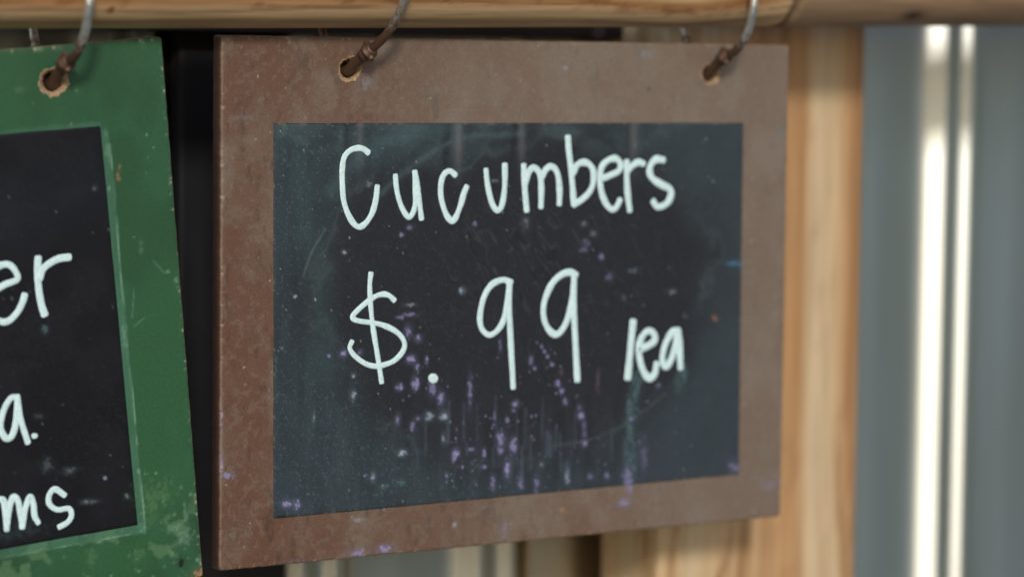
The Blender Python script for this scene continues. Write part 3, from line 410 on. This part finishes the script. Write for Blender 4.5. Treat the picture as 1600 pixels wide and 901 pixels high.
# ---- brown sign
BW, BH, BT = .3351, .25, .0088
brown = empty('chalkboard_sign', (0, 0, Z0))
tag(brown, 'brown framed chalkboard sign reading Cucumbers with the price .99', 'sign')
BHOLES = [(-.0990, .1099, .0060, .4), (.1158, .1092, .0056, 2.2)]
def chalk_paint(x, z):
    C = np.empty((len(x), 3)); C[:] = srgb(41, 41, 46)
    cx, cz, ax, az = .0035, -.002, .112, .078
    wob = (fbm(x, z, .035, 101, 5)-.5)
    ex = (x-cx)/ax; ez = (z-cz)/az; d = (np.abs(ex)**2.3+np.abs(ez)**2.3)**(1/2.3)+wob*.55
    tex = fbm(x, z, .012, 111, 5, 1, 1.4); streak = fbm(x, z, .006, 121, 4, 1, 6)
    out = sstep(.80, 1.30, d); leftish = sstep(.1, -.14, x)
    C = mix(C, srgb(54, 65, 70), out*(.30+.65*tex)*(1+.25*leftish))
    C = mix(C, srgb(64, 72, 78), sstep(.03, .13, x)*out*.45)
    C = mix(C, srgb(62, 82, 82), sstep(.45, .75, streak)*out*leftish*.3)
    C = mix(C, srgb(62, 66, 74), sstep(-.03, -.10, z)*sstep(.35, .75, streak)*.45)
    arc = np.exp(-((d-1.0)/.022)**2); C = mix(C, srgb(96, 108, 108), arc*.2*sstep(.3, .75, fbm(x, z, .03, 131, 3)))
    C = mix(C, srgb(84, 100, 102), sstep(.06, .083, z)*sstep(.4, .7, fbm(x, z, .01, 141, 4, 2.2, 1))*.40)
    for k, (sx_, a, w_) in enumerate(((-.0985, .4, .0016), (-.043, .7, .0020), (-.006, .45, .0016), (.062, .5, .0024))):    # dark and light streaks from the top edge
        g = np.exp(-((x-sx_-.0025*np.sin(z*60+k))/w_)**2)*sstep(.045+.006*k, .075, z); C = mix(C, srgb(28, 26, 30), g*a*1.4)
        g = np.exp(-((x-sx_-.005)/(w_*1.3))**2)*sstep(.05, .08, z); C = mix(C, srgb(112, 112, 112), g*a*.9)
    gr = vnoise(x/.00075+5, z/.00075+8, 151); C = mix(C, srgb(128, 150, 150), sstep(.72, .98, gr)*(.07+.16*out*leftish))
    C = segs(C, x, z, [(-.108, .052), (-.095, .068), (-.07, .078), (-.04, .083)], .0045, srgb(78, 100, 104), .36)
    C = segs(C, x, z, [(-.085, .048), (-.06, .066), (-.035, .077), (.0, .079)], .0016, srgb(90, 108, 112), .35)
    C = segs(C, x, z, [(.02, -.0775), (.04, -.0765), (.06, -.071), (.075, -.064), (.09, -.055)], .0007, srgb(96, 102, 104), .3)
    C = segs(C, x, z, [(-.118, .03), (-.114, .0), (-.112, -.03)], .007, srgb(66, 86, 86), .25)
    C = segs(C, x, z, [(-.124, .012), (-.119, .024), (-.112, .034)], .0006, srgb(110, 124, 126), .4)
    rng = np.random.RandomState(7)
    cm = np.exp(-((x-.012)/.07)**2-((z-.015)/.04)**2); rn = fbm(x+z*.55, z, .0075, 171, 3, 1, 2.4)-.5     # creases of the film, their light and shade painted into the colour
    C = mix(C, srgb(92, 90, 94), np.exp(-(rn/.016)**2)*cm*.30); C = mix(C, srgb(20, 18, 20), np.exp(-((rn-.045)/.02)**2)*cm*.45)
    C = apply_marks(C, x, z, BROWN_MARKS, 161)
    C = specks(C, x, z, 170, rng, srgb(190, 205, 205), .0002, .0005, (-.139, .12, -.1, .084), .8)
    C = specks(C, x, z, 60, rng, MC['p'], .0002, .0006, (-.08, .05, -.1, -.02), .8)
    C = specks(C, x, z, 60, rng, MC['p'], .0002, .0008, (-.04, .03, -.098, -.06), .8)
    for k in range(28):                        # thin run-down streaks near the bottom
        u = rng.uniform(-.07, .09) if k % 3 else rng.uniform(-.02, .02); v = rng.uniform(-.098, -.07); l = rng.uniform(.006, .022)
        m = (np.abs(x-u) < .003) & (z > v-.002) & (z < v+l+.002)
        C[m] = segs(C[m], x[m], z[m], [(u, v), (u+rng.uniform(-.001, .001), v+l)], rng.uniform(.0004, .0012), srgb(88, 98, 112), .3)
    e = np.minimum(np.minimum(x+.1402-.0009*(.0843-z)/.19, .1386-.001*(z+.1)/.19-x), np.minimum(.0843-z, z+.1024-.0018*(x+.139)/.278))
    C = mix(C, srgb(16, 15, 16), sstep(.0007, .0002, e)*.7)  # shadow of the film's lip, painted as a thin dark line
    return mix(C, srgb(120, 100, 84), sstep(.0016, .0004, e)*(fbm(x, z, .002, 191, 3) > .66)*.5)
def chalk_h(x, z):
    c = np.exp(-((x-.01)/.075)**2-((z-.01)/.045)**2)
    w_ = fbm(x+z*.6, z, .009, 171, 3, 1, 2.2)-.5
    return .00005*(fbm(x, z, .02, 181, 3)-.5)+.0007*np.abs(w_)*c+.0003*np.exp(-((x+.043)/.0025)**2)*sstep(.04, .08, z)+.00025*np.exp(-((x-.062)/.003)**2)*sstep(.04, .08, z)
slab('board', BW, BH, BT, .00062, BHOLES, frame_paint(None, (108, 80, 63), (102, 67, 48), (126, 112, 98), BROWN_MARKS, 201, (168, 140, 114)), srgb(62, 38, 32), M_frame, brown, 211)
for h in BHOLES: hole_rim(*h, BT, brown, .0011)
sheet('chalk_panel', ((-.1402, .0843), (.1376, .0842), (.1386, -.1006), (-.1392, -.1024)), .00052, chalk_paint, chalk_h, M_chalk, brown)
for k, (lab, hw, st) in enumerate(BROWN_LETTERS):
    nm = 'digit' if 'digit' in lab else 'dollar_sign' if 'dollar' in lab else 'decimal_point' if 'point' in lab and 'round' in lab else 'letter'
    ribbon(nm, [[(a/1e3, b/1e3) for a, b in s] for s in st], hw/1e3, M_ink, brown, -.00062, k+3, lab)

# ---- green sign
green = empty('chalkboard_sign', (-.35366, 0, Z0-.0161)); green.rotation_euler = (0, R(-5.0), 0)
tag(green, 'green framed chalkboard sign hanging crooked at the left', 'sign')
GHOLES = [(.1123, .1097, .0066, 1.3)]
GQ = ((-.137, .0905), (.1334, .0882), (.1360, -.0958), (-.137, -.0958))
def green_paint(x, z, ch):
    C = np.empty((len(x), 3)); C[:] = srgb(48, 90, 56)
    C = mix(C, srgb(42, 79, 50), sstep(.4, .7, fbm(x, z, .04, 301, 4))*.8)
    C = mix(C, srgb(52, 98, 68), sstep(.5, .75, fbm(x, z, .02, 311, 4, 1, 1.5))*.45)
    C = mix(C, srgb(54, 92, 64), sstep(.1, .12, z)*.4)
    low = sstep(-.08, -.1, z)
    C = mix(C, srgb(44, 78, 50), low*sstep(.4, .6, fbm(x, z, .018, 321, 5))*.7)
    C = mix(C, srgb(98, 132, 92), low*sstep(.55, .62, fbm(x, z, .011, 331, 4))*.5)
    xr = .1334+(.0882-z)/.184*.0026                  # lighter bare band round the film
    dr = x-xr; db = -.0958-z
    n = (fbm(x, z, .004, 341, 4, 1, 5)-.5)*.0016
    br = sstep(-.001, 0, dr)*sstep(.0040, .0033, dr+n)*(z < .086)*(z > -.1)
    bb = sstep(.001, 0, -db)*sstep(.0044, .0036, db+n)*(x < xr+.004); bt = sstep(.0022, .0012, z-.0886+n)*(x < xr)*(z > .085)
    C = mix(C, srgb(84, 128, 104), np.clip(br*.45+bb*.5+bt*.3, 0, .75)*(.45+.8*fbm(x, z, .004, 351, 3, 1, 3)))
    ln = np.exp(-((dr-.0035+n)/.0004)**2)*(z < .08)*(z > -.099)+np.exp(-((db-.0038+n)/.0003)**2)*(x < xr+.004)
    C = mix(C, srgb(140, 176, 150), np.clip(ln, 0, 1)*sstep(.35, .65, fbm(x, z, .008, 361, 3))*.6)
    rng = np.random.RandomState(9)
    C = specks(C, x, z, 60, rng, srgb(140, 172, 146), .0003, .0008, (.03, .167, -.125, .125), .6)
    C = specks(C, x, z, 60, rng, srgb(130, 170, 140), .0004, .0012, (.12, .167, -.125, -.07), .6)
    for k in range(12):
        u, v = rng.uniform(.06, .165), rng.uniform(-.12, .12); a = rng.uniform(0, 3.14); l = rng.uniform(.004, .014); m = (np.abs(x-u) < l+.002) & (np.abs(z-v) < l+.002)
        if m.any(): C[m] = segs(C[m], x[m], z[m], [(u, v), (u+l*math.cos(a), v+l*math.sin(a))], .0003, srgb(110, 150, 118), .5)
    C = mix(C, srgb(170, 178, 150), np.clip(ch*1.2, 0, .8))
    return apply_marks(C, x, z, GREEN_MARKS, 371)
def green_chalk(x, z):
    C = np.empty((len(x), 3)); C[:] = srgb(18, 17, 20)
    C = mix(C, srgb(27, 26, 30), sstep(.45, .7, fbm(x, z, .02, 401, 4))*.7)
    C = mix(C, srgb(34, 40, 52), np.exp(-((z-.055-.1*(x-.1))/.016)**2)*.45*fbm(x, z, .03, 411, 4, 3, 1))
    C = mix(C, srgb(60, 64, 70), sstep(.78, .98, vnoise(x/.0008+5, z/.0008+5, 421))*.2)
    C = specks(C, x, z, 60, np.random.RandomState(4), srgb(120, 130, 135), .0003, .0007, (.02, .136, -.096, .09), .6)
    return apply_marks(C, x, z, GREEN_MARKS, 431)
slab('board', BW, .2515, BT, .0007, GHOLES, green_paint, srgb(44, 66, 48), M_green, green, 311, xlim=.055)
for h in GHOLES: hole_rim(*h, BT, green, .0017)
sheet('chalk_panel', GQ, .0008, green_chalk, lambda x, z: .00006*(fbm(x, z, .02, 441, 3)-.5), M_chalk, green)
for k, (lab, hw, st) in enumerate(GREEN_LETTERS):
    ribbon('full_stop' if 'stop' in lab else 'letter', [[(a/1e3, b/1e3) for a, b in s] for s in st], hw/1e3, M_ink, green, -.00050, k+31, lab)

# ------------------------------------------------------------------ rings
def tube(name, P, rad, m, parent, closed=False, ns=20):
    P = np.array(P, float); n = len(P); rad = np.broadcast_to(np.array(rad, float), (n,))
    T = np.gradient(P, axis=0) if not closed else np.roll(P, -1, 0)-np.roll(P, 1, 0); T /= np.linalg.norm(T, axis=1, keepdims=True)
    up = np.array((1., 0, 0)); A = np.cross(T, up); A /= np.linalg.norm(A, axis=1, keepdims=True); B = np.cross(T, A)
    th = np.linspace(0, 2*math.pi, ns+1)[:-1]
    V = (P[:, None]+rad[:, None, None]*(A[:, None]*np.cos(th)[None, :, None]+B[:, None]*np.sin(th)[None, :, None])).reshape(-1, 3)
    k = n if closed else n-1; i = np.arange(k)[:, None]; j = np.arange(ns)[None]
    F = np.stack([i*ns+j, i*ns+(j+1) % ns, ((i+1) % n)*ns+(j+1) % ns, ((i+1) % n)*ns+j], -1).reshape(-1, 4); fs = [F]
    if not closed:
        V = np.vstack([V, P[:1], P[-1:]]); c = n*ns; jj = np.arange(ns)
        fs.append(np.concatenate([np.stack([(jj+1) % ns, jj, np.full(ns, c)], -1), np.stack([(n-1)*ns+jj, (n-1)*ns+(jj+1) % ns, np.full(ns, c+1)], -1)]))
    return mesh(name, V, fs, [m], parent)
def ring(hx, hz, yaw, label, shape, m):
    """origin where the ring goes through the hole; the ring is a hinged one with a straight lower pin"""
    top = rail_z(hx)+RR+.0020-hz; s = top/.0715; root = empty('binder_ring', (hx, .0035, hz)); root.rotation_euler = (0, 0, yaw)
    tag(root, label, 'ring', 'metal rings holding the signs to the rail')
    P = [(-.002, -.0016), (.0075, .0028), (.0172, .0080), (.0262, .0130), (.0350, .0200), (.0425, .0300), (.0462, .0410), (.0440, .0530), (.0350, .0650), (.0200, .0712), (.0050, .0700), (-.0100, .0600), (-.0195, .0430), (-.0205, .0260), (-.0140, .0090)]
    if shape: P[3:9] = [(.0265, .0105), (.0335, .0155), (.0395, .0235), (.0428, .0350), (.0405, .0490), (.0325, .0620)]
    P = smooth([(o, u*s) for o, u in P], 10, True); V3 = np.column_stack([np.zeros(len(P)), -P[:, 0], P[:, 1]])
    rng = np.random.RandomState(int(abs(hx)*1000)); wr = .0021
    tube('wire', V3, np.clip(wr*(1+.02*rng.randn(len(P))), wr*.95, wr*1.05), m, root, closed=True)
    tube('pin', [V3[k] for k in (-14, -8, -3, 0, 4, 8, 12, 16, 19)], [.0023, .0024, .0024, .0024, .0025, .0025, .0026, .0026, .0025], m, root)
    a, b = V3[14], V3[24]; d = (b-a)/np.linalg.norm(b-a); c = V3[20]
    prof = [(-.0042, .0028), (-.0040, .0033), (-.0012, .0035), (-.0008, .0031), (.0000, .0031), (.0002, .0041), (.0016, .0042), (.0018, .0033), (.0036, .0030), (.0042, .0022)]
    tube('hinge', [c+d*t for t, _ in prof], [q for _, q in prof], m, root)
    nrm = np.array((0, -d[2], d[1])); p = c+d*.0008
    tube('rivet', [p+nrm*t for t in (-.0052, -.0046, 0, .0042, .0050)], [.0010, .0016, .0016, .0016, .0009], m, root)
    return root
a5 = R(5.0)
ghx = -.35366+.1123*math.cos(a5)-.1097*math.sin(a5); ghz = Z0-.0161+.1123*math.sin(a5)+.1097*math.cos(a5)
ring(ghx, ghz, R(-1), 'metal ring through the top hole of the green sign, bright above and rusty below', 1, M_wire)
ring(-.0995, Z0+.1102, R(8), 'rusty metal ring through the upper left hole of the brown sign', 0, M_rust)
ring(.1148, Z0+.1098, R(-3), 'shiny metal ring through the upper right hole of the brown sign', 1, M_wire)
